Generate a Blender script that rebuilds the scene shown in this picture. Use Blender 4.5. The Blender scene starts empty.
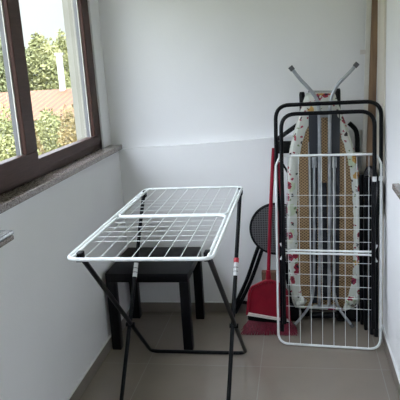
import bpy, bmesh, math, random
from mathutils import Vector, Matrix
random.seed(7)
C = bpy.context.scene.collection
PI = math.pi

# ------------------------------------------------------------------ camera solved from the photograph
F, YAW, PITCH, ROLL = 583.85, -0.174, 0.231, 0.063
CAM = Vector((1.07, -3.366, 1.528))
fw = Vector((math.sin(YAW)*math.cos(PITCH), math.cos(YAW)*math.cos(PITCH), -math.sin(PITCH)))
r0 = Vector((math.cos(YAW), -math.sin(YAW), 0)); d0 = fw.cross(r0)
RT = math.cos(ROLL)*r0 + math.sin(ROLL)*d0
DN = -math.sin(ROLL)*r0 + math.cos(ROLL)*d0
def at(x, y, X=None, Y=None, Z=None):
    """world point seen at photo pixel (x, y) on the plane X=, Y= or Z= ..."""
    d = RT*((x-200)/F) + DN*((y-200)/F) + fw
    t = (X-CAM.x)/d.x if X is not None else (Y-CAM.y)/d.y if Y is not None else (Z-CAM.z)/d.z
    return CAM + d*t
cd = bpy.data.cameras.new('camera'); cam = bpy.data.objects.new('camera', cd); C.objects.link(cam)
cd.sensor_fit = 'HORIZONTAL'; cd.sensor_width = 36; cd.lens = F/400*36; cd.clip_start = .02; cd.clip_end = 300
m = Matrix((RT, -DN, -fw)).transposed().to_4x4(); m.translation = CAM
cam.matrix_world = m
bpy.context.scene.camera = cam

# ------------------------------------------------------------------ materials
def mat(name, col, rough=.5, metal=0, spec=.5):
    M = bpy.data.materials.new(name); M.use_nodes = True
    b = M.node_tree.nodes['Principled BSDF']
    b.inputs['Base Color'].default_value = (*col, 1); b.inputs['Roughness'].default_value = rough
    b.inputs['Metallic'].default_value = metal; b.inputs['Specular IOR Level'].default_value = spec
    return M
def nd(M, t, **k):
    n = M.node_tree.nodes.new(t)
    for a, v in k.items():
        if a in n.inputs: n.inputs[a].default_value = v
        else: setattr(n, a, v)
    return n
def lk(M, a, b): M.node_tree.links.new(a, b)
def bsdf(M): return M.node_tree.nodes['Principled BSDF']
def noisy(M, c1, c2, scale=8, detail=6, lo=.35, hi=.65, bump=0, bscale=None, stretch=None):
    tc = nd(M, 'ShaderNodeTexCoord'); src = tc.outputs['Object']
    if stretch:
        mp = nd(M, 'ShaderNodeMapping'); mp.inputs['Scale'].default_value = stretch; lk(M, src, mp.inputs[0]); src = mp.outputs[0]
    n = nd(M, 'ShaderNodeTexNoise', Scale=scale, Detail=detail); lk(M, src, n.inputs['Vector'])
    r = nd(M, 'ShaderNodeValToRGB'); r.color_ramp.elements[0].position = lo; r.color_ramp.elements[1].position = hi
    r.color_ramp.elements[0].color = (*c1, 1); r.color_ramp.elements[1].color = (*c2, 1)
    lk(M, n.outputs['Fac'], r.inputs[0]); lk(M, r.outputs[0], bsdf(M).inputs['Base Color'])
    if bump:
        n2 = nd(M, 'ShaderNodeTexNoise', Scale=bscale or scale*10, Detail=4.0); lk(M, src, n2.inputs['Vector'])
        b = nd(M, 'ShaderNodeBump', Strength=bump, Distance=.004); lk(M, n2.outputs['Fac'], b.inputs['Height'])
        lk(M, b.outputs[0], bsdf(M).inputs['Normal'])
    return M

PAINT = noisy(mat('white_wall_paint', (.8, .8, .8), .75, spec=.25), (.775, .77, .785), (.805, .80, .815), 2.2, 4, bump=.12, bscale=90)
CEIL = noisy(mat('ceiling_paint', (.8, .8, .8), .85), (.80, .80, .79), (.83, .83, .82), 2, 3)
SKIRTTOP = mat('skirting_caulk', (.78, .79, .79), .6)
EXT = noisy(mat('cream_render', (.7, .68, .6), .9), (.30, .29, .26), (.34, .33, .295), 5, 5)
BROWN = noisy(mat('brown_window_profile', (.05, .035, .03), .45, spec=.2), (.046, .022, .018), (.062, .031, .026), 30, 4, stretch=(6, .5, 6))
PVC = mat('grey_outer_profile', (.17, .17, .185), .4)
BLACKWOOD = noisy(mat('black_lacquer', (.008, .008, .009), .4, spec=.12), (.004, .004, .005), (.006, .006, .008), 20, 4)
BLACKMET = noisy(mat('black_enamel_tube', (.008, .009, .010), .38, spec=.14), (.003, .0035, .005), (.006, .0065, .008), 40, 3)
WHITEMET = noisy(mat('white_enamel_wire', (.76, .78, .79), .35), (.72, .75, .76), (.80, .82, .82), 40, 3)
GREYMET = noisy(mat('grey_enamel_tube', (.28, .30, .33), .32, .35), (.30, .32, .345), (.40, .42, .445), 30, 3)
DARKMET = mat('dark_steel_rail', (.038, .042, .052), .45, .1, .3)
CHROME = mat('bare_steel', (.55, .56, .58), .25, .9)
RUBBER = mat('grey_rubber', (.08, .08, .085), .6)
BLACKPL = mat('black_plastic', (.005, .005, .006), .5, spec=.15)
RED = noisy(mat('red_plastic', (.25, .006, .022), .38, spec=.3), (.21, .004, .018), (.27, .007, .024), 12, 3)
REDCAP = mat('red_cap', (.45, .03, .05), .4)
BRISTLE = noisy(mat('red_bristle', (.25, .012, .05), .6), (.07, .002, .011), (.22, .006, .032), 60, 3, stretch=(4, 4, .3))
LIP = mat('white_rubber_lip', (.66, .62, .60), .5)
PLANK = noisy(mat('brown_wood', (.25, .15, .09), .6), (.14, .082, .048), (.27, .17, .10), 5, 8, stretch=(9, 9, .7), bump=.15)
MOLD = noisy(mat('white_moulding', (.7, .68, .64), .6), (.64, .62, .58), (.74, .72, .68), 6, 4)
CREAM = noisy(mat('cream_panel', (.66, .60, .50), .6), (.62, .57, .49), (.70, .66, .58), 3, 4, stretch=(3, 3, .5))
CARD = noisy(mat('brown_cardboard', (.16, .09, .055), .8), (.12, .066, .042), (.18, .10, .062), 8, 4)
SOLEPL = mat('white_sleeve', (.62, .62, .63), .5)
STONE = mat('speckled_granite', (.3, .25, .22), .12)
noisy(STONE, (.10, .078, .072), (.38, .33, .31), 210, 8, .34, .66)

def floor_mat():
    M = mat('beige_floor_tile', (.2, .19, .17), .11)
    tc = nd(M, 'ShaderNodeTexCoord'); mp = nd(M, 'ShaderNodeMapping')
    mp.inputs['Location'].default_value = (-.26+.594*4, .66+.6*8, 0); lk(M, tc.outputs['Object'], mp.inputs[0])
    br = nd(M, 'ShaderNodeTexBrick', offset=0.0, squash=1.0)
    for k, v in dict(Scale=1.0).items(): br.inputs[k].default_value = v
    br.inputs['Mortar Size'].default_value = .0022; br.inputs['Mortar Smooth'].default_value = .3
    br.inputs['Brick Width'].default_value = .594; br.inputs['Row Height'].default_value = .6
    br.inputs['Color1'].default_value = (.252, .216, .184, 1); br.inputs['Color2'].default_value = (.240, .206, .175, 1)
    br.inputs['Mortar'].default_value = (.29, .27, .25, 1)
    lk(M, mp.outputs[0], br.inputs['Vector'])
    n = nd(M, 'ShaderNodeTexNoise', Scale=3.0, Detail=7.0); lk(M, tc.outputs['Object'], n.inputs['Vector'])
    mr = nd(M, 'ShaderNodeMapRange'); mr.inputs['To Min'].default_value = .82; mr.inputs['To Max'].default_value = 1.15
    lk(M, n.outputs['Fac'], mr.inputs['Value'])
    mx = nd(M, 'ShaderNodeMix', data_type='RGBA', blend_type='MULTIPLY'); mx.inputs['Factor'].default_value = 1
    lk(M, br.outputs['Color'], mx.inputs[6]); lk(M, mr.outputs[0], mx.inputs[7]); lk(M, mx.outputs[2], bsdf(M).inputs['Base Color'])
    return M
FLOOR = floor_mat()
SKIRT = noisy(mat('skirting_tile', (.17, .155, .14), .3), (.195, .170, .146), (.225, .197, .170), 4, 6)

def glass_mat():
    M = bpy.data.materials.new('window_glass'); M.use_nodes = True; t = M.node_tree
    for n in list(t.nodes): t.nodes.remove(n)
    o = t.nodes.new('ShaderNodeOutputMaterial'); mx = t.nodes.new('ShaderNodeMixShader')
    tr = t.nodes.new('ShaderNodeBsdfTransparent'); gl = t.nodes.new('ShaderNodeBsdfGlossy'); fr = t.nodes.new('ShaderNodeFresnel')
    tr.inputs[0].default_value = (.95, .97, .96, 1); gl.inputs['Roughness'].default_value = .02; fr.inputs[0].default_value = 1.3
    ge = t.nodes.new('ShaderNodeNewGeometry'); sb = t.nodes.new('ShaderNodeMath'); sb.operation = 'SUBTRACT'; sb.inputs[0].default_value = 1; t.links.new(ge.outputs['Backfacing'], sb.inputs[1])
    ml = t.nodes.new('ShaderNodeMath'); ml.operation = 'MULTIPLY'; t.links.new(fr.outputs[0], ml.inputs[0]); t.links.new(sb.outputs[0], ml.inputs[1])
    t.links.new(ml.outputs[0], mx.inputs[0]); t.links.new(tr.outputs[0], mx.inputs[1]); t.links.new(gl.outputs[0], mx.inputs[2])
    t.links.new(mx.outputs[0], o.inputs[0]); return M
GLASS = glass_mat()

def mesh_mat(name, c_hole, c_wire, period, slant=True, rough=.5, metal=.2):
    """expanded-metal or woven mesh: a diamond grid in object X/Z"""
    M = mat(name, c_wire, rough, metal)
    tc = nd(M, 'ShaderNodeTexCoord'); sp = nd(M, 'ShaderNodeSeparateXYZ'); lk(M, tc.outputs['Object'], sp.inputs[0])
    def mth(op, a, b=None):
        n = nd(M, 'ShaderNodeMath', operation=op)
        for i, v in enumerate((a, b)):
            if v is None: continue
            if isinstance(v, (int, float)): n.inputs[i].default_value = v
            else: lk(M, v, n.inputs[i])
        return n.outputs[0]
    x, z = sp.outputs['X'], sp.outputs['Z']
    k = 2*PI/period
    if slant: a, b = mth('ADD', mth('MULTIPLY', x, k*.8), mth('MULTIPLY', z, k)), mth('SUBTRACT', mth('MULTIPLY', x, k*.8), mth('MULTIPLY', z, k))
    else: a, b = mth('MULTIPLY', x, k), mth('MULTIPLY', z, k)
    w = mth('MAXIMUM', mth('SINE', a), mth('SINE', b))
    r = nd(M, 'ShaderNodeValToRGB'); e = r.color_ramp.elements
    e[0].position = .25; e[1].position = .75; e[0].color = (*c_hole, 1); e[1].color = (*c_wire, 1)
    lk(M, w, r.inputs[0]); lk(M, r.outputs[0], bsdf(M).inputs['Base Color'])
    return M
BROWNMESH = mesh_mat('brown_metal_mesh', (.15, .092, .045), (.40, .27, .14), .0165)
SEATMESH = mesh_mat('grey_woven_mesh', (.03, .03, .034), (.12, .12, .13), .014, slant=False)
BLACKMESH = mesh_mat('black_woven_mesh', (.006, .006, .008), (.045, .045, .055), .011)

def floral():
    M = mat('floral_cotton', (.7, .7, .65), .85)
    tc = nd(M, 'ShaderNodeTexCoord'); base = (.60, .62, .57, 1)
    prev = None
    def layer(prev, scale, seed, size, cols, rnd=.9):
        mp = nd(M, 'ShaderNodeMapping'); mp.inputs['Location'].default_value = (seed, seed*1.7, seed*.6); lk(M, tc.outputs['Object'], mp.inputs[0])
        wn = nd(M, 'ShaderNodeTexNoise', Scale=60.0, Detail=2.0); lk(M, mp.outputs[0], wn.inputs['Vector'])
        ad = nd(M, 'ShaderNodeMix', data_type='RGBA', blend_type='LINEAR_LIGHT'); ad.inputs['Factor'].default_value = .012
        lk(M, mp.outputs[0], ad.inputs[6]); lk(M, wn.outputs['Color'], ad.inputs[7])
        v = nd(M, 'ShaderNodeTexVoronoi', Scale=scale, Randomness=rnd); lk(M, ad.outputs[2], v.inputs['Vector'])
        sp = nd(M, 'ShaderNodeSeparateColor'); lk(M, v.outputs['Color'], sp.inputs[0])
        rp = nd(M, 'ShaderNodeValToRGB'); rp.color_ramp.interpolation = 'CONSTANT'
        els = rp.color_ramp.elements
        while len(els) < len(cols): els.new(.5)
        for i, c in enumerate(cols): els[i].position = i/len(cols); els[i].color = (*c, 1)
        lk(M, sp.outputs[0], rp.inputs[0])
        lt = nd(M, 'ShaderNodeMath', operation='LESS_THAN'); lt.inputs[1].default_value = size; lk(M, v.outputs['Distance'], lt.inputs[0])
        mx = nd(M, 'ShaderNodeMix', data_type='RGBA'); lk(M, lt.outputs[0], mx.inputs['Factor'])
        if prev is None: mx.inputs[6].default_value = base
        else: lk(M, prev, mx.inputs[6])
        lk(M, rp.outputs[0], mx.inputs[7]); return mx.outputs[2]
    o = layer(None, 9, 1.3, .30, [(.50, .58, .42), (.60, .62, .57), (.60, .62, .50)])
    o = layer(o, 17, 2.1, .37, [(.30, .02, .045), (.60, .62, .57), (.36, .05, .10), (.30, .03, .05), (.55, .32, .09), (.62, .60, .55)])
    o = layer(o, 17, 2.1, .17, [(.03, .02, .03), (.10, .02, .04), (.04, .03, .03)])
    o = layer(o, 40, 5.2, .27, [(.05, .05, .045), (.60, .62, .57), (.32, .04, .08), (.60, .62, .57), (.20, .27, .14), (.28, .03, .06)])
    lk(M, o, bsdf(M).inputs['Base Color']); return M
FLORAL = floral()

# ------------------------------------------------------------------ mesh helpers
def obj(name, bm, m, parent=None, smooth=True, loc=None):
    me = bpy.data.meshes.new(name); bmesh.ops.recalc_face_normals(bm, faces=bm.faces); bm.to_mesh(me); bm.free()
    for p in me.polygons: p.use_smooth = smooth
    for mm in (m if isinstance(m, (list, tuple)) else [m]): me.materials.append(mm)
    if smooth and hasattr(me, 'set_sharp_from_angle'): me.set_sharp_from_angle(angle=math.radians(40))
    o = bpy.data.objects.new(name, me); C.objects.link(o)
    if parent: o.parent = parent
    if loc is not None: o.location = loc
    return o
def thing(name, label, cat, loc=(0, 0, 0), rot=(0, 0, 0), group=None):
    o = bpy.data.objects.new(name, None); C.objects.link(o); o.empty_display_size = .05
    o.location = loc; o.rotation_euler = rot; o['label'] = label; o['category'] = cat
    if group: o['group'] = group
    return o
def tag(o, label, cat, group=None):
    o['label'] = label; o['category'] = cat
    if group: o['group'] = group
    return o
def struct(name, bm, m, parent=None, smooth=False):
    o = obj(name, bm, m, parent, smooth)
    if parent is None: o['kind'] = 'structure'
    return o
def NB(): return bmesh.new()
def box(bm, x0, x1, y0, y1, z0, z1, bev=0, mi=0, mtx=None):
    vs = [bm.verts.new((x, y, z)) for x in (x0, x1) for y in (y0, y1) for z in (z0, z1)]
    fs = [bm.faces.new([vs[i] for i in q]) for q in ((0, 1, 3, 2), (4, 6, 7, 5), (0, 4, 5, 1), (2, 3, 7, 6), (0, 2, 6, 4), (1, 5, 7, 3))]
    for f in fs: f.material_index = mi
    if mtx is not None:
        for v in vs: v.co = mtx @ v.co
    if bev:
        es = list({e for f in fs for e in f.edges})
        bmesh.ops.bevel(bm, geom=es, offset=bev, segments=2, profile=.5, affect='EDGES', clamp_overlap=True)
    return bm
def spline(pts, n=6, closed=False):
    """Catmull-Rom through points"""
    P = [Vector(p) for p in pts]; out = []; N = len(P)
    for i in range(N if closed else N-1):
        g = (lambda j: P[j % N]) if closed else (lambda j: P[min(max(j, 0), N-1)])
        a, b, c, d = g(i-1), g(i), g(i+1), g(i+2)
        for k in range(n):
            t = k/n
            out.append(.5*((2*b)+(c-a)*t+(2*a-5*b+4*c-d)*t*t+(3*b-a-3*c+d)*t**3))
    if not closed: out.append(P[-1])
    return out
def fillet(pts, r, n=6, closed=False):
    """polyline with rounded corners"""
    P = [Vector(p) for p in pts]; out = []; N = len(P)
    for i in range(N):
        if not closed and i in (0, N-1): out.append(P[i]); continue
        a, b, c = P[i-1], P[i], P[(i+1) % N]
        u, v = (a-b), (c-b); k = min(r, u.length*.49, v.length*.49)
        p, q = b+u.normalized()*k, b+v.normalized()*k
        for s in range(n+1):
            t = s/n; out.append((1-t)**2*p+2*t*(1-t)*b+t*t*q)
    return out
def tube(bm, pts, r, seg=10, closed=False, cap=True, mi=0):
    P = [Vector(p) for p in pts]; N = len(P); rings = []; prev = None
    for i in range(N):
        a = P[i-1] if (closed or i > 0) else P[i]; b = P[(i+1) % N] if (closed or i < N-1) else P[i]
        t = (b-a).normalized()
        if prev is None:
            up = Vector((0, 0, 1)) if abs(t.z) < .9 else Vector((0, 1, 0)); u = t.cross(up).normalized()
        else:
            u = prev - t*prev.dot(t); u = u.normalized() if u.length > 1e-6 else prev
        prev = u; v = t.cross(u); rr = r[i] if isinstance(r, (list, tuple)) else r
        rings.append([bm.verts.new(P[i]+(u*math.cos(2*PI*k/seg)+v*math.sin(2*PI*k/seg))*rr) for k in range(seg)])
    for i in range(N if closed else N-1):
        A, B = rings[i], rings[(i+1) % N]
        for k in range(seg):
            f = bm.faces.new((A[k], A[(k+1) % seg], B[(k+1) % seg], B[k])); f.material_index = mi
    if cap and not closed:
        for R_ in (rings[0], rings[-1]): bm.faces.new(R_).material_index = mi
    return bm
def slab(bm, outline, y0, y1, mi=0):
    """closed outline [(x,z)] extruded between y0 and y1"""
    A = [bm.verts.new((x, y0, z)) for x, z in outline]; B = [bm.verts.new((x, y1, z)) for x, z in outline]; n = len(A)
    fs = [bm.faces.new(A), bm.faces.new(list(reversed(B)))]
    for i in range(n): fs.append(bm.faces.new((A[i], B[i], B[(i+1) % n], A[(i+1) % n])))
    for f in fs: f.material_index = mi
    return bm

# ------------------------------------------------------------------ the room
W, DEP, H = 1.504, -4.7, 2.55
SILL = 1.08
struct('floor', box(NB(), -.02, W+.02, DEP, .03, -.12, 0), FLOOR)
struct('ceiling', box(NB(), -.36, W+.3, DEP-.2, .25, H, H+.15), CEIL)
b = NB(); box(b, -.2, 0, DEP, .25, -.1, SILL-.03)                     # parapet under the window
box(b, -.2, -.05, -.115, .25, SILL-.03, H); box(b, -.2, -.03, DEP, -.115, 2.3, H); box(b, -.2, -.03, DEP, -4.2, SILL-.03, 2.3)
struct('wall_left', b, PAINT)
b = NB(); box(b, -.206, -.121, -.123, -.112, SILL-.02, 2.3)
struct('trim_1', b, EXT)                                              # rendered outer reveal of the window opening
b = NB()                                                              # lower half of the back wall stands proud and ends in a sloping ledge
lo = [(0, 0), (W, 0), (W, 1.112), (.92, 1.082), (.5, 1.064), (0, 1.048)]
slab(b, [(x, z if z else -.1) for x, z in lo], 0, .25)
box(b, -.2, W+.3, .035, .25, .9, H)
struct('wall_back', b, PAINT)
b = NB(); Y2A, Y2B, S2 = -.755, -2.1, .955
box(b, W, W+.3, DEP, .25, -.1, S2-.025); box(b, W, W+.3, Y2A, .25, S2-.025, H); box(b, W, W+.3, DEP, Y2B, S2-.025, H)
box(b, W, W+.3, Y2B, Y2A, 2.1, H); box(b, W+.24, W+.3, Y2B, Y2A, S2-.025, 2.1)
struct('wall_right', b, PAINT)
struct('wall_front', box(NB(), -.2, W+.3, DEP-.2, DEP, -.1, H), PAINT)
def skirting(name, a, z=.07):
    b = NB(); x0, x1, y0, y1 = a
    box(b, x0, x1, y0, y1, 0, z-.005, mi=0); box(b, x0, x1, y0, y1, z-.005, z, mi=1)
    struct(name, b, [SKIRT, SKIRTTOP])
skirting('baseboard_back', (0, W, -.01, 0)); skirting('baseboard_left', (0, .01, DEP, -.01)); skirting('baseboard_right', (W-.01, W, DEP, -.01))

# window_1: brown profiles inside, grey outside, granite sill
def frame_ring(bm, x0, x1, ya, yb, z0, z1, wy, wz, bev=.004):
    box(bm, x0, x1, ya, ya+wy, z0, z1, bev); box(bm, x0, x1, yb-wy, yb, z0, z1, bev)
    box(bm, x0, x1, ya+wy, yb-wy, z0, z0+wz, bev); box(bm, x0, x1, ya+wy, yb-wy, z1-wz, z1, bev)
win = bpy.data.objects.new('window_1', None); C.objects.link(win); win['kind'] = 'structure'
ZT = 2.3
b = NB(); box(b, -.12, -.06, -4.2, -.115, SILL, SILL+.045, .003); box(b, -.12, -.06, -4.2, -.115, ZT-.05, ZT)
box(b, -.12, -.06, -.165, -.115, SILL, ZT, .003); box(b, -.12, -.06, -4.2, -4.15, SILL, ZT)
struct('window_frame', b, BROWN, win)
edges = [(-1.06, -.15, 0), (-2.14, -1.03, 1), (-3.16, -2.08, 0), (-4.16, -3.13, 1)]
for ya, yb, front in edges:
    w = .075 if not front else .105; wn = .07 if not front else .105
    xf = -.030 if front else -.058; z0, z1 = SILL+(.018 if front else .03), ZT-.04; wz = .105 if front else .05
    def ring(bm, x0, x1, g=0, bot=True, bev=.004):
        zs = z0+(wz+.0005 if bot else 0)
        box(bm, x0, x1, ya, ya+wn+g, zs, z1, bev); box(bm, x0, x1, yb-w-g, yb, zs, z1, bev); box(bm, x0, x1, ya+wn+g, yb-w-g, z1-.08-g, z1, bev)
        if bot: box(bm, x0, x1, ya, yb, z0, z0+wz, bev)
        return bm
    s = struct('sash', ring(NB(), xf-.022, xf), BROWN, win)
    b = ring(NB(), xf-.047, xf-.023, .001, False, 0); struct('outer_profile', b, PVC, s)
    b = NB(); box(b, xf-.0465, xf-.0225, ya+wn-.01, yb-w+.01, z0, z0+wz-.002); struct('lower_profile', b, BROWN, s)
    struct('gasket', ring(NB(), xf-.026, xf-.0225, .005, False, 0), MOLD, s)
    b = NB(); box(b, xf-.043, xf-.039, ya+.03, yb-.03, z0+.03, ZT-.06)
    struct('pane', b, GLASS, s)
b = NB(); box(b, -.23, .027, -4.3, -.002, SILL-.030, SILL-.001, .004)
struct('window_sill', b, STONE, win)
win2 = bpy.data.objects.new('window_2', None); C.objects.link(win2); win2['kind'] = 'structure'
b = NB(); box(b, W-.03, W+.24, Y2B-.02, Y2A+.02, S2-.026, S2, .003); struct('window_sill', b, STONE, win2)
b = NB(); frame_ring(b, W+.16, W+.22, Y2B, Y2A, S2, 2.1, .06, .06); struct('window_frame', b, MOLD, win2)
b = NB(); box(b, W+.19, W+.196, Y2B+.05, Y2A-.05, S2+.05, 2.05); struct('pane', b, GLASS, win2)

# ------------------------------------------------------------------ small granite shelf by the left wall
b = NB(); box(b, 0, .086, -2.3, -1.548, .968, .985, .004); sl0 = obj('stone_ledge', b, STONE)
b = NB(); box(b, 0, .089, -2.3, -1.545, .9855, 1.003, .0075); obj('top_strip', b, mat('pale_metal', (.75, .77, .8), .2, .7), sl0)['label'] = 'pale metal top strip'
tag(sl0, 'short grey stone ledge on the left wall below the window sill', 'ledge')

# ------------------------------------------------------------------ black side table
TX, TY, TS, TH = .022, -.517, .455, .45
t = thing('side_table', 'square black side table standing under the opened drying rack', 'table', (TX+TS/2, TY+TS/2, 0))
h = TS/2
obj('tabletop', box(NB(), -h, h, -h, h, TH-.05, TH, .002), BLACKWOOD, t)
for sx in (-1, 1):
    for sy in (-1, 1):
        x0, y0 = (h-.05 if sx > 0 else -h), (h-.05 if sy > 0 else -h)
        obj('leg', box(NB(), x0, x0+.05, y0, y0+.05, 0, TH-.05, .002), BLACKWOOD, t)

# ------------------------------------------------------------------ drying racks
WF = [.11, .24, .36, .48, .59]
def inner_u(w, l, e, end, rad=.035):
    """inner frame half from one end to the middle, with rounded corners at the middle"""
    mid = l/2-.008 if end == 0 else l/2+.008; v0 = .012 if end == 0 else l-.012
    return fillet([(e, v0, 0), (e, mid, 0), (w-e, mid, 0), (w-e, v0, 0)], rad, 6)
def wires(bm, w, l, e, r, n=-.004):
    for k in range(1, 9):
        u = w*k/9; tube(bm, [(u, .003, n), (u, l-.003, n)], r, 6)
    for s in (-1, 1):
        for f in WF:
            v = l/2+s*f*l/2; tube(bm, [(e, v, n-.003), (w-e, v, n-.003)], r, 6)
def top_parts(t, w, l, M, folded=False):
    """frame, inner halves and wire grid laid in (u, v, n), mapped by M"""
    def put(name, bm, m, par=t):
        bm.transform(M); return obj(name, bm, m, par)
    b = NB()
    if folded:
        tube(b, fillet([(0, l-.05, 0), (0, 0, 0), (w, 0, 0), (w, l-.05, 0)], .06, 8), .0065)
        tube(b, fillet([(0, l-.05, 0), (.022, l, 0), (w-.022, l, 0), (w, l-.05, 0)], .02, 4), .0062)
    else:
        tube(b, fillet([(0, 0, 0), (w, 0, 0), (w, l, 0), (0, l, 0)], .045, 8, True), .0068, closed=True)
    fr = put('top_frame', b, WHITEMET)
    ein = .030 if folded else .016
    for end in (0, 1):
        pts = inner_u(w, l, ein, end)
        if folded: sg = -1 if end == 0 else 1; pts = fillet([(ein-.012, l/2+sg*.045, 0), (ein+.008, l/2+sg*.008, 0), (w-ein-.008, l/2+sg*.008, 0), (w-ein+.012, l/2+sg*.045, 0)], .03, 6)
        b = NB(); tube(b, pts, .0058); put('inner_frame', b, WHITEMET)
    b = NB(); wires(b, w, l, ein, .00135); put('wire_grid', b, WHITEMET)

RH = .90
fl, fr_, br, bl = [at(x, y, Z=RH) for x, y in ((69.5, 259.5), (214.5, 259), (240.5, 187), (140.5, 189.5))]
w = (fr_-fl).length*.75+(br-bl).length*.25; l = ((bl-fl).length+(br-fr_).length)/2
org = fl.copy(); uax = ((fr_-fl)+(br-bl)).normalized(); vax = ((bl-fl)+(br-fr_)).normalized()-uax*.010; uax = (uax+vax.normalized()*.006).normalized(); vax = (vax-uax*vax.dot(uax)).normalized()
cen = (fl+fr_+br+bl)/4; org = cen-uax*(w/2-.004)-vax*l/2
base = Vector((cen.x, cen.y, 0))
t = thing('drying_rack', 'opened white wire drying rack on crossed black legs above the black side table', 'drying rack', base)
M = Matrix((uax, vax, Vector((0, 0, 1)))).transposed().to_4x4(); M.translation = org-base
top_parts(t, w, l, M)
RL = .0098
def leg_pts(v_top, v_bot, e_top, e_bot, sh=0):
    L = lambda u, v, z: (M @ Vector((u, v, 0))) + Vector((0, 0, z-RH))
    return [L(e_top, v_top, RH-.006), L(e_bot+sh, v_bot, RL), L(w-e_bot+sh, v_bot, RL), L(w-e_top, v_top, RH-.006)]
def lv(P): return (Vector(P)-org).dot(vax)
va0, va1 = .066, lv(at(197, 352, Z=RL)); vb0, vb1 = l-.06, lv((.5, -1.13, 0))
pa = leg_pts(va0, va1, .026, -.006, -.020); pb = leg_pts(vb0, vb1, .006, .010, -.036)
b = NB(); tube(b, fillet(pa, .05, 7), RL); la = obj('leg_frame', b, BLACKMET, t)
b = NB(); tube(b, fillet(pb, .05, 7), RL); lb = obj('leg_frame', b, BLACKMET, t)
def along(p, q, s): return p+(q-p)*s
def near_pix_y(p, q, y):
    best = min((abs(pixy(along(p, q, s/200)+base)-y), s/200) for s in range(201))
    return best[1]
def pixy(P):
    d = P-CAM; return 200+F*d.dot(DN)/d.dot(fw)
for (p, q), (ya, yb), red in (((pb[0], pb[1]), (263, 277), False), ((pb[3], pb[2]), (263, 276), True)):
    s0, s1 = near_pix_y(p, q, ya), near_pix_y(p, q, yb)
    b = NB(); tube(b, [along(p, q, s0), along(p, q, s1)], RL+.0012, 12); sl = obj('sleeve', b, SOLEPL, lb); sl['label'] = 'white paper sleeve'
    b = NB()
    for k in range(2):
        s = s0+(s1-s0)*(.35+.3*k); tube(b, [along(p, q, s), along(p, q, s+.003)], RL+.0018, 12)
    obj('printed_mark', b, RUBBER, lb)
    if red:
        s2 = near_pix_y(p, q, 258.5); b = NB(); tube(b, [along(p, q, s2), along(p, q, s0)], RL+.003, 12)
        obj('collar', b, REDCAP, lb)['label'] = 'red plastic collar'
for (p, q) in ((pa[0], pa[1]), (pa[3], pa[2]), (pb[0], pb[1]), (pb[3], pb[2])):
    b = NB(); d = (q-p).normalized()
    box(b, -.012, .012, -.018, .018, -.028, .006, .004); b.transform(Matrix.Translation(p+Vector((0, 0, .006))))
    obj('bracket', b, BLACKPL, t)
for k in (0, 3):      # pivots where the legs cross
    A0, A1 = pa[k], pa[1 if k == 0 else 2]; B0, B1 = pb[k], pb[1 if k == 0 else 2]
    best = min(((along(A0, A1, i/80)-along(B0, B1, j/80)).length, i, j) for i in range(81) for j in range(81))
    c1, c2 = along(A0, A1, best[1]/80), along(B0, B1, best[2]/80); mid = (c1+c2)/2
    b = NB(); tube(b, [mid-uax*.02, mid+uax*.02], .011, 10); obj('pivot', b, BLACKPL, t)

# the folded one leaning on the ironing board
b0, b1 = at(278, 343.5, Z=.007), at(380.5, 350, Z=.007)
wf = (b1-b0).length-.004; rz = math.atan2(b1.y-b0.y, b1.x-b0.x); lean = .125; lf = 1.022
b0.x += .002
t = thing('drying_rack', 'folded white wire drying rack leaning upright in front of the ironing board', 'drying rack',
          ((b0.x+b1.x)/2, (b0.y+b1.y)/2, 0), (-lean, 0, rz))
M = Matrix.Translation((-wf/2, 0, .009)) @ Matrix(((1, 0, 0, 0), (0, 0, -1, 0), (0, 1, 0, 0), (0, 0, 0, 1)))
top_parts(t, wf, lf, M, True)
def ff(u, v, n): return M @ Vector((u, v, -n))
for (top, e0, e1, n, vb) in ((1.287, .000, .019, .019, .075), (1.238, .033, .036, -.018, .13)):
    b = NB(); tube(b, fillet([ff(e1, vb, n), ff(e1, .72, n), ff(e0, .86, n), ff(e0, top, n), ff(wf-e0, top, n), ff(wf-e0, .86, n), ff(wf-e1, .72, n), ff(wf-e1, vb, n)], .075, 8), .0102)
    lg = obj('leg_frame', b, BLACKMET, t)
    b = NB(); tube(b, [ff(wf-e0, .885, n), ff(wf-e0, .91, n)], .0111, 12); obj('sleeve', b, SOLEPL, lg)['label'] = 'white paper sleeve'
    for s in (e1, wf-e1):
        b = NB(); tube(b, [ff(s, vb-.012, n), ff(s, vb+.03, n)], .0115, 10); obj('end_cap', b, BLACKPL, lg)
for u in (.034, wf-.034):
    b = NB(); tube(b, [ff(u, lf/2+.012, -.008), ff(u, lf/2+.06, -.008)], .0095, 10); obj('hinge', b, GREYMET, t)

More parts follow.
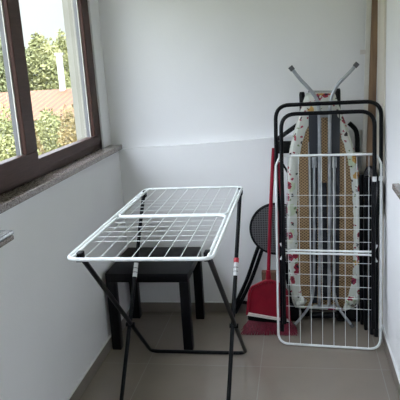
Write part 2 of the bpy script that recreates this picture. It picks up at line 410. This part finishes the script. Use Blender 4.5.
# ------------------------------------------------------------------ ironing board stored upright
IY = -.13                                                             # underside plane of the board
def P2(x, y, Y=IY): p = at(x, y, Y=Y); return (p.x, p.z)
left_px = [(306, 93.5), (300.5, 110), (294.5, 130), (289.5, 150), (287.3, 175), (286.7, 205), (287, 240), (289, 275), (292, 300), (295.5, 308)]
right_px = [(345, 311), (356.5, 306.5), (362, 295), (363, 270), (363, 240), (362, 205), (359.3, 175), (354.5, 150), (347.5, 128), (340, 108), (335, 93.5)]
inl_px = [(318, 113), (309.5, 123), (303.5, 138), (299.8, 155), (298, 175), (297.3, 205), (297.3, 240), (298.3, 265), (301, 290), (304.5, 305.5)]
inr_px = [(343, 307.5), (348.5, 294), (352.5, 275), (353.3, 255), (353.3, 240), (353, 205), (350.5, 175), (345.5, 150), (338, 128), (331.5, 114)]
def resample(pl, n):
    L = [0]
    for a, c in zip(pl, pl[1:]): L.append(L[-1]+math.hypot(c[0]-a[0], c[1]-a[1]))
    out = []
    for i in range(n):
        s = L[-1]*i/(n-1); j = max(k for k in range(len(L)) if L[k] <= s+1e-9); j = min(j, len(pl)-2)
        f = (s-L[j])/(L[j+1]-L[j]); out.append((pl[j][0]+(pl[j+1][0]-pl[j][0])*f, pl[j][1]+(pl[j+1][1]-pl[j][1])*f))
    return out
def sm2(pts): return [(v.x, v.z) for v in spline([(p[0], 0, p[1]) for p in pts], 4)]
NS = 40
oL, oR = resample(sm2([P2(*p) for p in left_px]), NS), resample(sm2([P2(*p) for p in right_px]), NS)
iL, iR = resample(sm2([P2(*p) for p in inl_px]), NS), resample(sm2([P2(*p) for p in inr_px]), NS)
outer, inner = oL+oR, iL+iR
ib = thing('ironing_board', 'ironing board with floral cover and brown mesh underside stored upright behind the folded rack', 'ironing board', (1.2, IY, 0))
def loc(bm): bm.transform(Matrix.Translation((-1.2, -IY, 0))); return bm
b = NB(); slab(b, [(x, z) for x, z in outer], IY+.006, IY+.03); obj('board', loc(b), FLORAL, ib, False)
b = NB(); slab(b, [((x+u)/2, (z+v)/2) for (x, z), (u, v) in zip(outer, inner)], IY, IY+.005)
obj('mesh_panel', loc(b), BROWNMESH, ib, False)['label'] = 'brown expanded metal underside'
b = NB(); n = len(outer)                                              # gathered cover hem folded over the edge
rows = []
for k in range(5):
    f = k/4; row = []
    for i in range(n):
        (ox, oz), (ix, iz) = outer[i], inner[i]
        puff = .009*math.sin(PI*min(1, f*1.1))*(.8+.3*math.sin(i*1.9))+.004
        wob = .0022*math.sin(i*2.7)*f
        row.append(b.verts.new((ox+(ix-ox)*f+wob, IY-puff if 0 < k else IY+.012, oz+(iz-oz)*f+wob*.6)))
    rows.append(row)
for k in range(4):
    for i in range(n):
        b.faces.new((rows[k][i], rows[k][(i+1) % n], rows[k+1][(i+1) % n], rows[k+1][i]))
obj('cover_hem', loc(b), FLORAL, ib)['label'] = 'white floral cloth hem gathered around the edge'
for px in (((297, 304, .02), (301.5, 303, .017), (304.5, 299.5, .012)), ((352, 303, .02), (347.5, 300, .015), (356, 298, .016))):   # bunched corners
    b = NB(); path = [at(x, y, Y=IY-.014) for x, y, r in px]; tube(b, spline(path, 6), .017, 14)
    for v in b.verts: v.co += Vector((math.sin(v.co.z*310+v.co.x*190), math.sin(v.co.x*260)*.6, math.sin(v.co.x*330)))*.004
    obj('bunched_corner', loc(b), FLORAL, ib)
for x0, x1, ya, yb in ((308.6, 318, 112, 303), (330.6, 340, 112, 300)):
    a0, a1, c0, c1 = at(x0, ya, Y=IY-.008), at(x1, ya, Y=IY-.008), at(x0+1.5, yb, Y=IY-.008), at(x1-1, yb, Y=IY-.008)
    b = NB(); slab(b, [(a0.x, a0.z), (a1.x, a1.z), (c1.x, c1.z), (c0.x, c0.z)], IY-.012, IY-.002); rl = obj('rail', loc(b), DARKMET, ib, False)
    rl['label'] = 'dark steel rail'
    b = NB(); tube(b, [at(x0, ya+30, Y=IY-.016), at(x0+2.2, yb, Y=IY-.016)], .0032, 8); obj('rail_edge', loc(b), GREYMET, rl)
b = NB(); k0, k1 = at(320.5, 183, Y=IY-.006), at(328, 300, Y=IY-.006); box(b, k0.x, k1.x, IY-.008, IY-.001, k1.z, k0.z, .002)
obj('catch_plate', loc(b), DARKMET, ib)['label'] = 'dark catch plate between the legs'
# leg pair whose splayed feet stick out above, and the pair whose feet stand on the floor
for px in ([(290.8, 67.5), (300, 79), (307.5, 87), (313.5, 94), (318, 103), (319.3, 118), (319.6, 160), (319.8, 230), (319.5, 306)],
           [(357, 64), (348.5, 73.5), (341.5, 80.5), (335.5, 88), (331, 99), (329.8, 114), (329.6, 160), (329.4, 230), (329, 306)]):
    pts = spline([at(x, y, Y=-.190 if i < 3 else -.172) for i, (x, y) in enumerate(px)], 5)
    b = NB(); tube(b, pts, .0094, 12); lg = obj('leg', loc(b), GREYMET, ib)
    d = (pts[0]-pts[2]).normalized(); b = NB(); tube(b, [pts[0]-d*.018, pts[0]+d*.006], .0128, 12); obj('foot_cap', loc(b), RUBBER, lg)
for px in ([(314.3, 166), (314.3, 200), (314.2, 250), (313.6, 288), (310.5, 303), (304, 314), (293, 326.5)],
           [(334.4, 166), (334.4, 200), (334.3, 250), (334, 288), (336.5, 302), (342, 313), (352.5, 326)]):
    Ys = [-.155, -.155, -.158, -.165, -.175, -.19, -.206]
    pts = spline([at(x, y, Y=yy) for (x, y), yy in zip(px, Ys)], 5); pts[-1].z = .0115
    b = NB(); tube(b, pts, .0078, 12); lg = obj('leg', loc(b), GREYMET, ib)
    p = pts[0]; b = NB(); box(b, p.x-.013, p.x+.013, p.y-.004, p.y+.004, p.z-.01, p.z+.05, .003); obj('flattened_end', loc(b), GREYMET, lg)
    e = pts[-1]; d = (pts[-1]-pts[-3]).normalized(); b = NB(); tube(b, [e-d*.016, e+d*.004], .0112, 12); obj('foot_cap', loc(b), RUBBER, lg)
for (xa, xb, y, r, mm) in ((313, 336, 306.5, .011, GREYMET), (318, 331, 116, .008, GREYMET), (308, 334, 91.5, .006, CHROME), (311, 338, 315, .017, BLACKPL)):
    b = NB(); Yb = -.165 if y > 300 else -.155; tube(b, [at(xa, y, Y=Yb), at(xb, y, Y=Yb)], r, 10); obj('cross_bar', loc(b), mm, ib)

# ------------------------------------------------------------------ dustpan and broom
t = thing('dustpan', 'red long-handled dustpan with a white lip clipped in front of the broom', 'dustpan', (.88, -.25, 0))
DY = -.290
def dl(bm): bm.transform(Matrix.Translation((-.88, .25, 0))); return bm
pan_px = [(247.3, 314), (248.3, 303), (249.5, 292), (251.8, 286.8), (257, 284.3), (263, 281.5), (268.5, 279.5), (275, 281.5), (282, 285), (286, 289), (288, 303), (289.5, 320.5), (268, 318)]
ol = [P2(x, y, DY) for x, y in pan_px]
b = NB(); slab(b, ol, DY, DY+.012)
g = bmesh.ops.bevel(b, geom=[e for e in b.edges if abs(e.verts[0].co.y-e.verts[1].co.y) < 1e-5], offset=.004, segments=2, affect='EDGES')
side = fillet([(x, DY-.006, z) for x, z in ol[:12]], .02, 4); tube(b, side, .008, 8)
obj('pan', dl(b), RED, t)
b = NB(); A = [P2(x, y, DY-.004) for x, y in ((247, 312.2), (268, 316), (290, 319.5), (290, 321.5), (268, 318.3), (246.8, 314.8))]
slab(b, A, DY-.012, DY+.006); obj('rubber_lip', dl(b), LIP, t)['label'] = 'white rubber lip'
hp = [at(268.6, 283, Y=DY+.004), at(268.3, 270, Y=DY+.004)]
b = NB(); tube(b, [hp[0], hp[0]*.5+hp[1]*.5, hp[1]], [.018, .015, .0125], 12); obj('socket', dl(b), RED, t)
b = NB(); tube(b, [at(268.4, 276, Y=DY+.004), at(270.3, 215, Y=-.262), at(272.6, 165, Y=-.242), at(273.6, 148, Y=-.232)], .0098, 12); obj('handle', dl(b), RED, t)
t = thing('broom', 'red bristled broom standing on the floor behind the dustpan', 'broom', (.88, -.21, 0))
def bl_(bm): bm.transform(Matrix.Translation((-.88, .21, 0))); return bm
BY = -.246
FYB = BY-.026
h0, h1 = at(248.3, 315.5, Y=FYB), at(289.5, 320.5, Y=FYB); g0, g1 = at(247.6, 320.5, Y=FYB), at(290.5, 325.5, Y=FYB)
b = NB(); slab(b, [(g0.x, g0.z), (g1.x, g1.z), (h1.x, h1.z), (h0.x, h0.z)], FYB, BY+.024)
bmesh.ops.bevel(b, geom=list(b.edges), offset=.005, segments=2, affect='EDGES'); obj('broom_head', bl_(b), BLACKPL, t)
b = NB(); x0, x1, zt = g0.x+.004, g1.x-.004, (g0.z+g1.z)/2+.004; rr = random.Random(3)
for i in range(54):
    for j in range(7):
        f = (i+.5)/54; x = x0+(x1-x0)*f; y = FYB+.004+.042*j/6; sx = (f-.5)*.085+rr.uniform(-.004, .004); sy = (j/6-.85)*.055
        tube(b, [(x, y, zt), (x+sx*.4, y+sy*.4, zt*.55), (x+sx, y+sy, .002+rr.uniform(0, .006))], .0026, 5)
o = obj('bristles', bl_(b), BRISTLE, t)
b = NB(); tube(b, [(.955, BY, .09), (.957, BY+.003, .5), (.962, BY+.006, .98)], .010, 12); obj('handle', bl_(b), RED, t)

# ------------------------------------------------------------------ round folding stools
def stool(label, c, rotz, R, feet, stretch, rl, grp='round folding stools'):
    """seat disc stands on edge facing local -Y; feet = lower ends of the legs in local (x, y) with their upper x"""
    t = thing('folding_stool', label, 'stool', (c.x, c.y, 0), (0, 0, rotz), grp)
    b = NB(); slab(b, [(R*math.cos(2*PI*k/64), c.z+R*math.sin(2*PI*k/64)) for k in range(64)], -.006, .006); obj('seat', b, SEATMESH, t, False)
    b = NB(); tube(b, [(R*math.cos(2*PI*k/64), 0, c.z+R*math.sin(2*PI*k/64)) for k in range(64)], .0085, 10, True); obj('rim', b, BLACKMET, t)
    for (xt, zt, xb, yt, yb) in feet:
        p0, p1 = Vector((xt, yt, zt)), Vector((xb, yb, rl)); b = NB()
        bow = (p0+p1)/2+Vector((.012 if xb < xt else -.012, 0, 0)); tube(b, spline([p0+(p0-p1)*.3, p0, bow, p1], 5), rl, 10); obj('leg', b, BLACKMET, t)
    b = NB(); tube(b, stretch, rl*.95, 10); obj('stretcher', b, BLACKMET, t)
SY = -.075; c = at(276.5, 229, Y=SY)
def sx_(x, y): return at(x, y, Y=SY+.03).x-c.x
stool('round folding stool with grey mesh seat and black legs against the back wall', c, 0, .150,
      [(sx_(257.5, 246), .43, sx_(230.5, 300), .024, .04), (sx_(262.5, 246), .43, sx_(234.5, 300), .024, .04),
       (.03, .43, .11, .024, .026), (.06, .43, .15, .024, .026)],
      [(sx_(236, 297), .045, .085), (sx_(250, 302), .045, .072), (.14, .03, .07)], .0112)
c = at(374, 194, Y=-.225); c.x = 1.449; c.y = -.205
stool('round folding stool turned edge-on against the right wall behind the folded rack', c, math.radians(-79), .140,
      [(-.03, .68, -.10, -.02, -.02), (.03, .68, .09, -.02, -.02), (-.06, .68, -.04, -.035, -.035), (.02, .68, .03, -.035, -.035)],
      [(-.09, -.02, .11), (.08, -.02, .11)], .0112)

# ------------------------------------------------------------------ black folding chair behind the ironing board
FY = -.062
t = thing('folding_chair', 'black folding chair standing folded behind the ironing board, only its posts and armrests showing', 'chair', (1.2, FY, 0))
def fl_(bm): bm.transform(Matrix.Translation((-1.2, -FY, 0))); return bm
for xt, yt, xb in ((302, 92, 302), (337.6, 88.5, 337)):
    p = at(xt, yt, Y=FY); q = at(xb, 250, Y=FY)
    b = NB(); tube(b, [(p.x, FY, p.z), (p.x, FY, p.z-.01), (p.x, FY, .011)], [.012, .0155, .0155], 12); obj('post', fl_(b), BLACKPL, t)
a, c2 = at(366, 152, Y=FY), at(379, 300, Y=FY)
b = NB(); p, q = at(298, 124.5, Y=FY-.002), at(277, 139.5, Y=FY-.002); tube(b, spline([p, p*.5+q*.5, q], 4), .0125, 12); obj('armrest', fl_(b), BLACKPL, t)
b = NB(); p, q, s = at(349, 123, Y=FY), at(356.5, 132, Y=FY), at(357.5, 152, Y=FY); tube(b, spline([p, q, s], 5), .013, 12); obj('armrest', fl_(b), BLACKPL, t)
p, q = at(276, 141.5, Y=FY), at(292, 153, Y=FY); b = NB(); box(b, p.x, q.x, FY-.012, FY+.012, q.z, p.z, .006); obj('hinge_block', fl_(b), BLACKPL, t)
b = NB(); tube(b, [at(279, 158, Y=FY), at(290, 176, Y=FY)], .006, 8); obj('strut', fl_(b), BLACKMET, t)
b = NB(); box(b, .985, 1.375, FY+.018, FY+.04, .035, .42, .006); obj('seat_pad', fl_(b), BLACKPL, t)

for x0, x1 in ((.985, 1.05), (1.27, 1.40)):
    b = NB(); box(b, x0, x1, -.125, -.03, 0, .08, .008); obj('foot', fl_(b), BLACKPL, t)

# ------------------------------------------------------------------ boards in the right back corner
def leaner(name, label, cat, m, px, Y0, th, ztop=1.97):
    """board leaning in the corner; px = (left, right) at photo rows 0 and 90"""
    (a0, b0_), (a1, b1_) = px
    A, B, A1, B1 = at(a0, 0, Y=Y0), at(b0_, 0, Y=Y0), at(a1, 90, Y=Y0), at(b1_, 90, Y=Y0)
    def ext(P, Q, z): f = (z-P.z)/(Q.z-P.z); return P.x+(Q.x-P.x)*f
    lim = W-.003
    pts = [(min(ext(A, A1, 0), lim), .0), (min(ext(B, B1, 0), lim), .0), (min(ext(B, B1, ztop), lim), ztop), (min(ext(A, A1, ztop), lim), ztop)]
    cx = sum(p[0] for p in pts)/4
    b = NB(); slab(b, [(x-cx, z) for x, z in pts], -th/2, th/2)
    bmesh.ops.bevel(b, geom=list(b.edges), offset=.0015, segments=1, affect='EDGES')
    o = obj(name, b, m, None, False, (cx, Y0, 0)); return tag(o, label, cat)
mo = leaner('moulding', 'thin white moulding strip standing in the corner left of the brown plank', 'moulding', MOLD, ((366.5, 371.8), (364, 368.5)), -.03, .016)
p = at(362.5, 52, Y=-.042); b = NB()
for k in range(3): box(b, p.x-.012, p.x+.016, p.y-.001+.001*k, p.y+.001*k, p.z-.012+.006*k, p.z+.006*k)
b.transform(Matrix.Translation(-Vector(mo.location))); obj('paper_tab', b, LIP, mo, False)
leaner('plank', 'tall brown wooden plank standing in the right back corner', 'plank', PLANK, ((372, 381), (368.8, 378)), -.052, .02)
b = NB(); box(b, W-.012, W-.0005, -.30, -.068, .071, 1.97, .0015); box(b, W-.0225, W-.0105, -.30, -.068, 0, .071, .001)
tag(obj('panel', b, CREAM, None, False), 'narrow cream board flat on the right wall beside the brown plank', 'panel')

# ------------------------------------------------------------------ cardboard box low behind the broom and the ironing board
q0, q1 = at(261.5, 272.5, Y=-.17), at(277, 272.5, Y=-.17)
b = NB(); box(b, q0.x, q1.x, -.17, -.125, 0, q0.z, .003)
tag(obj('cardboard_box', b, CARD, None, False), 'narrow brown cardboard box on the floor behind the red dustpan', 'box')

# ------------------------------------------------------------------ outside
GZ = -3.2
GRASS = noisy(mat('dry_grass', (.25, .27, .12), .9), (.16, .19, .08), (.36, .33, .17), .6, 8)
struct('ground', box(NB(), -60, 30, -12, 80, GZ-.2, GZ), GRASS)
ROOFT = mat('terracotta_tile', (.45, .22, .12), .8)
def roof_mat():
    M = ROOFT; tc = nd(M, 'ShaderNodeTexCoord'); wv = nd(M, 'ShaderNodeTexWave', Scale=2.0, Distortion=2.0); wv.inputs['Detail'].default_value = 3
    lk(M, tc.outputs['Object'], wv.inputs['Vector']); r = nd(M, 'ShaderNodeValToRGB')
    r.color_ramp.elements[0].color = (.075, .025, .007, 1); r.color_ramp.elements[1].color = (.17, .066, .014, 1)
    lk(M, wv.outputs['Fac'], r.inputs[0]); lk(M, r.outputs[0], bsdf(M).inputs['Base Color'])
roof_mat()
LEAFS = []
for nme, a, c_ in (('yellow_green_leaf', (.13, .145, .055), (.30, .29, .13)), ('mid_green_leaf', (.09, .11, .05), (.22, .23, .11)), ('olive_leaf', (.15, .12, .05), (.30, .22, .10)), ('russet_leaf', (.30, .16, .08), (.50, .30, .16))):
    M = noisy(mat(nme, a, .7, spec=.2), a, c_, 1.6, 5, .3, .7); LEAFS.append(M)
BARK = noisy(mat('bark', (.12, .09, .06), .9), (.08, .06, .045), (.16, .12, .09), 6, 6)
def tree(label, name, cat, x, y, ztop, rad, m, seed, leaf=.16, n=1500, group=None, zlow=None):
    rr = random.Random(seed); t = thing(name, label, cat, (x, y, GZ), group=group)
    hgt = ztop-GZ; zl = (zlow-GZ) if zlow is not None else hgt*.25
    b = NB(); tube(b, spline([(0, 0, 0), (rad*.05, 0, hgt*.35), (-rad*.05, rad*.05, hgt*.85)], 4), [max(.02, .14*(1-k/9)*min(1, rad)) for k in range(9)], 8)
    for k in range(6):
        a = rr.uniform(0, 2*PI); z0 = hgt*rr.uniform(.3, .6); tube(b, [(0, 0, z0), (math.cos(a)*rad*.6, math.sin(a)*rad*.6, z0+hgt*.22)], [.04, .015], 6)
    obj('trunk', b, BARK, t)
    b = NB(); lumps = []; leaf *= .45; n = int(n*3.2)
    for k in range(9):
        f = rr.random(); a = rr.uniform(0, 2*PI); q = rad*.62*math.sqrt(rr.random())
        zz = zl+(hgt-zl)*(.15+.68*f); shrink = 1-.55*f
        lumps.append((math.cos(a)*q*shrink, math.sin(a)*q*shrink, zz, rad*rr.uniform(.38, .58), (hgt-zl)*rr.uniform(.14, .22)))
    lumps.append((0, 0, hgt-(hgt-zl)*.18, rad*.35, (hgt-zl)*.18))
    for k in range(n):
        lx, ly, lz, lr, lh = rr.choice(lumps)
        v = Vector((rr.gauss(0, 1), rr.gauss(0, 1), rr.gauss(0, 1))).normalized()*(.55+.5*rr.random())
        p = Vector((lx+v.x*lr, ly+v.y*lr, lz+v.z*lh)); s = leaf*rr.uniform(.6, 1.3)
        u = Vector((rr.gauss(0, 1), rr.gauss(0, 1), rr.gauss(0, 1))).normalized(); w_ = u.orthogonal().normalized()
        q = [b.verts.new(p+u*s), b.verts.new(p+w_*s*.5), b.verts.new(p-u*s), b.verts.new(p-w_*s*.5)]; b.faces.new(q)
    obj('foliage', b, m, t, False)
    return t
g = 'trees outside the window'
def tp(label, px, ytop, Y, rad, m, seed, **k):
    P = at(px, ytop, Y=Y); return tree(label, k.pop('name', 'tree'), k.pop('cat', 'tree'), P.x, P.y, P.z, rad, m, seed, group=k.pop('group', g), **k)
tp('tall pale green tree just right of the window mullion', 37, 33, 14.5, 1.0, LEAFS[0], 1, n=3000)
tp('bushy pale green tree in the middle of the right window pane', 49, 39, 18, 1.15, LEAFS[0], 2, n=2800)
tp('slim pale tree rising behind the white chimney', 60.5, 30, 21.5, .75, LEAFS[0], 3, n=2000)
tp('green tree behind the left window pane', 1, 38, 14, 1.15, LEAFS[1], 4, n=3000)
tp('tree partly hidden behind the window mullion', 22, 46, 22, 1.0, LEAFS[1], 5, n=2400)
tp('leafy tree at the right edge of the view, against the cream reveal', 71, 48, 25, 1.2, LEAFS[1], 6, n=2000)
g2 = 'bushes below the roof outside'
tp('yellow-green shrub in front of the tiled roof, low in the right pane', 47, 108, 6.6, .62, LEAFS[0], 11, n=2400, name='shrub', cat='shrub', group=g2, leaf=.08)
tp('olive shrub against the cream reveal below the tiled roof', 66, 101, 5.4, .5, LEAFS[2], 12, n=1700, name='shrub', cat='shrub', group=g2, leaf=.07)
tp('green shrub at the foot of the left window pane', 4, 104, 4.5, .6, LEAFS[0], 13, n=2400, name='shrub', cat='shrub', group=g2, leaf=.08)
tp('olive shrub seen behind the window mullion', 24, 104, 5.6, .42, LEAFS[2], 14, n=2000, name='shrub', cat='shrub', group=g2, leaf=.08)
# house with the tiled roof
HY0, HY1 = 7.8, 10.2
e0, e1, r0_, r1_ = at(30, 122, Y=HY0), at(95, 116, Y=HY0), at(28, 91, Y=HY1), at(95, 87, Y=HY1)
hs = thing('house', 'low house with an orange tiled roof and white chimney beyond the shrubs outside', 'house', (-4, 10, GZ))
def hl(bm): bm.transform(Matrix.Translation((4, -10, -GZ))); return bm
b = NB(); zr = (r0_.z+r1_.z)/2; ze = (e0.z+e1.z)/2; xl, xr = -6.6, -.6
vs = [b.verts.new(p) for p in ((xl, HY0, ze), (xr, HY0, ze), (xr, HY1, zr), (xl, HY1, zr), (xr, HY1+2, ze), (xl, HY1+2, ze))]
b.faces.new(vs[:4]); b.faces.new((vs[3], vs[2], vs[4], vs[5])); b.faces.new((vs[1], vs[4], vs[2])); b.faces.new((vs[0], vs[3], vs[5])); b.faces.new((vs[0], vs[5], vs[4], vs[1]))
obj('roof', hl(b), ROOFT, hs, False)
b = NB(); box(b, xl+.3, xr-.3, HY0+.4, HY1+1.6, GZ, ze); obj('wall', hl(b), EXT, hs, False)
p0, p1 = at(55.5, 53, Y=HY1-.2), at(59.5, 53, Y=HY1-.2)
b = NB(); box(b, p0.x, p1.x, HY1-.2, HY1-.06, zr-.3, p0.z-.06); box(b, p0.x-.02, p1.x+.02, HY1-.22, HY1-.04, p0.z-.06, p0.z, mi=0)
obj('chimney', hl(b), mat('white_render', (.42, .43, .43), .8), hs, False)

# ------------------------------------------------------------------ light: open sky and a high sun behind the building
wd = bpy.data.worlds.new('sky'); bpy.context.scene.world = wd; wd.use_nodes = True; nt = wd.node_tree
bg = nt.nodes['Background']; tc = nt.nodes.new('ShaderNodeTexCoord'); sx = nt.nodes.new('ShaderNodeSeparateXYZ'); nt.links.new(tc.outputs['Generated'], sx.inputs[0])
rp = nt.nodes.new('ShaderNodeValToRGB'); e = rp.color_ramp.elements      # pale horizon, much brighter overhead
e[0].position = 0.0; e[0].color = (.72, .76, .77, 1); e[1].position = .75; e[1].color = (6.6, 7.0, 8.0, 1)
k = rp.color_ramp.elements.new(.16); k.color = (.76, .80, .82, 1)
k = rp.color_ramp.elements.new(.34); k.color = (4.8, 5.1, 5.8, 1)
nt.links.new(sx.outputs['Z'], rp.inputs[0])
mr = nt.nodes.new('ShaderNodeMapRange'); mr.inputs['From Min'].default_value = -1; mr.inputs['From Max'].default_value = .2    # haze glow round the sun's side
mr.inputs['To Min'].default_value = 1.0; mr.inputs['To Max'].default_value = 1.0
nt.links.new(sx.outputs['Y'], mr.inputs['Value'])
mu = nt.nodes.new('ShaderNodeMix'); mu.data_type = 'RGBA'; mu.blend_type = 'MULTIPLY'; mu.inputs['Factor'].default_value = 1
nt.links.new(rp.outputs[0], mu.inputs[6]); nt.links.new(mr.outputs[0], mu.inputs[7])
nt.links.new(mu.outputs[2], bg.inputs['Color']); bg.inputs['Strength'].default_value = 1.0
sd = bpy.data.lights.new('sun', 'SUN'); sd.energy = 1.1; sd.angle = .01; sd.color = (1, .93, .82); so = bpy.data.objects.new('sun', sd); C.objects.link(so)
so.rotation_euler = Vector((-.5, .55, -.85)).to_track_quat('-Z', 'Y').to_euler()
pd = bpy.data.lights.new('window_portal', 'AREA'); pd.shape = 'RECTANGLE'; pd.size = 4.0; pd.size_y = 1.2
po = bpy.data.objects.new('window_portal', pd); C.objects.link(po); po.location = (-.17, -2.15, 1.7); po.rotation_euler = Vector((1, 0, 0)).to_track_quat('-Z', 'Z').to_euler()
try: pd.cycles.is_portal = True
except Exception: bpy.data.objects.remove(po)
vs_ = bpy.context.scene.view_settings; bpy.context.scene.display_settings.display_device = 'sRGB'
vs_.view_transform = 'Standard'; vs_.look = 'None'; vs_.gamma = 1; vs_.use_curve_mapping = False; vs_.exposure = 0.66
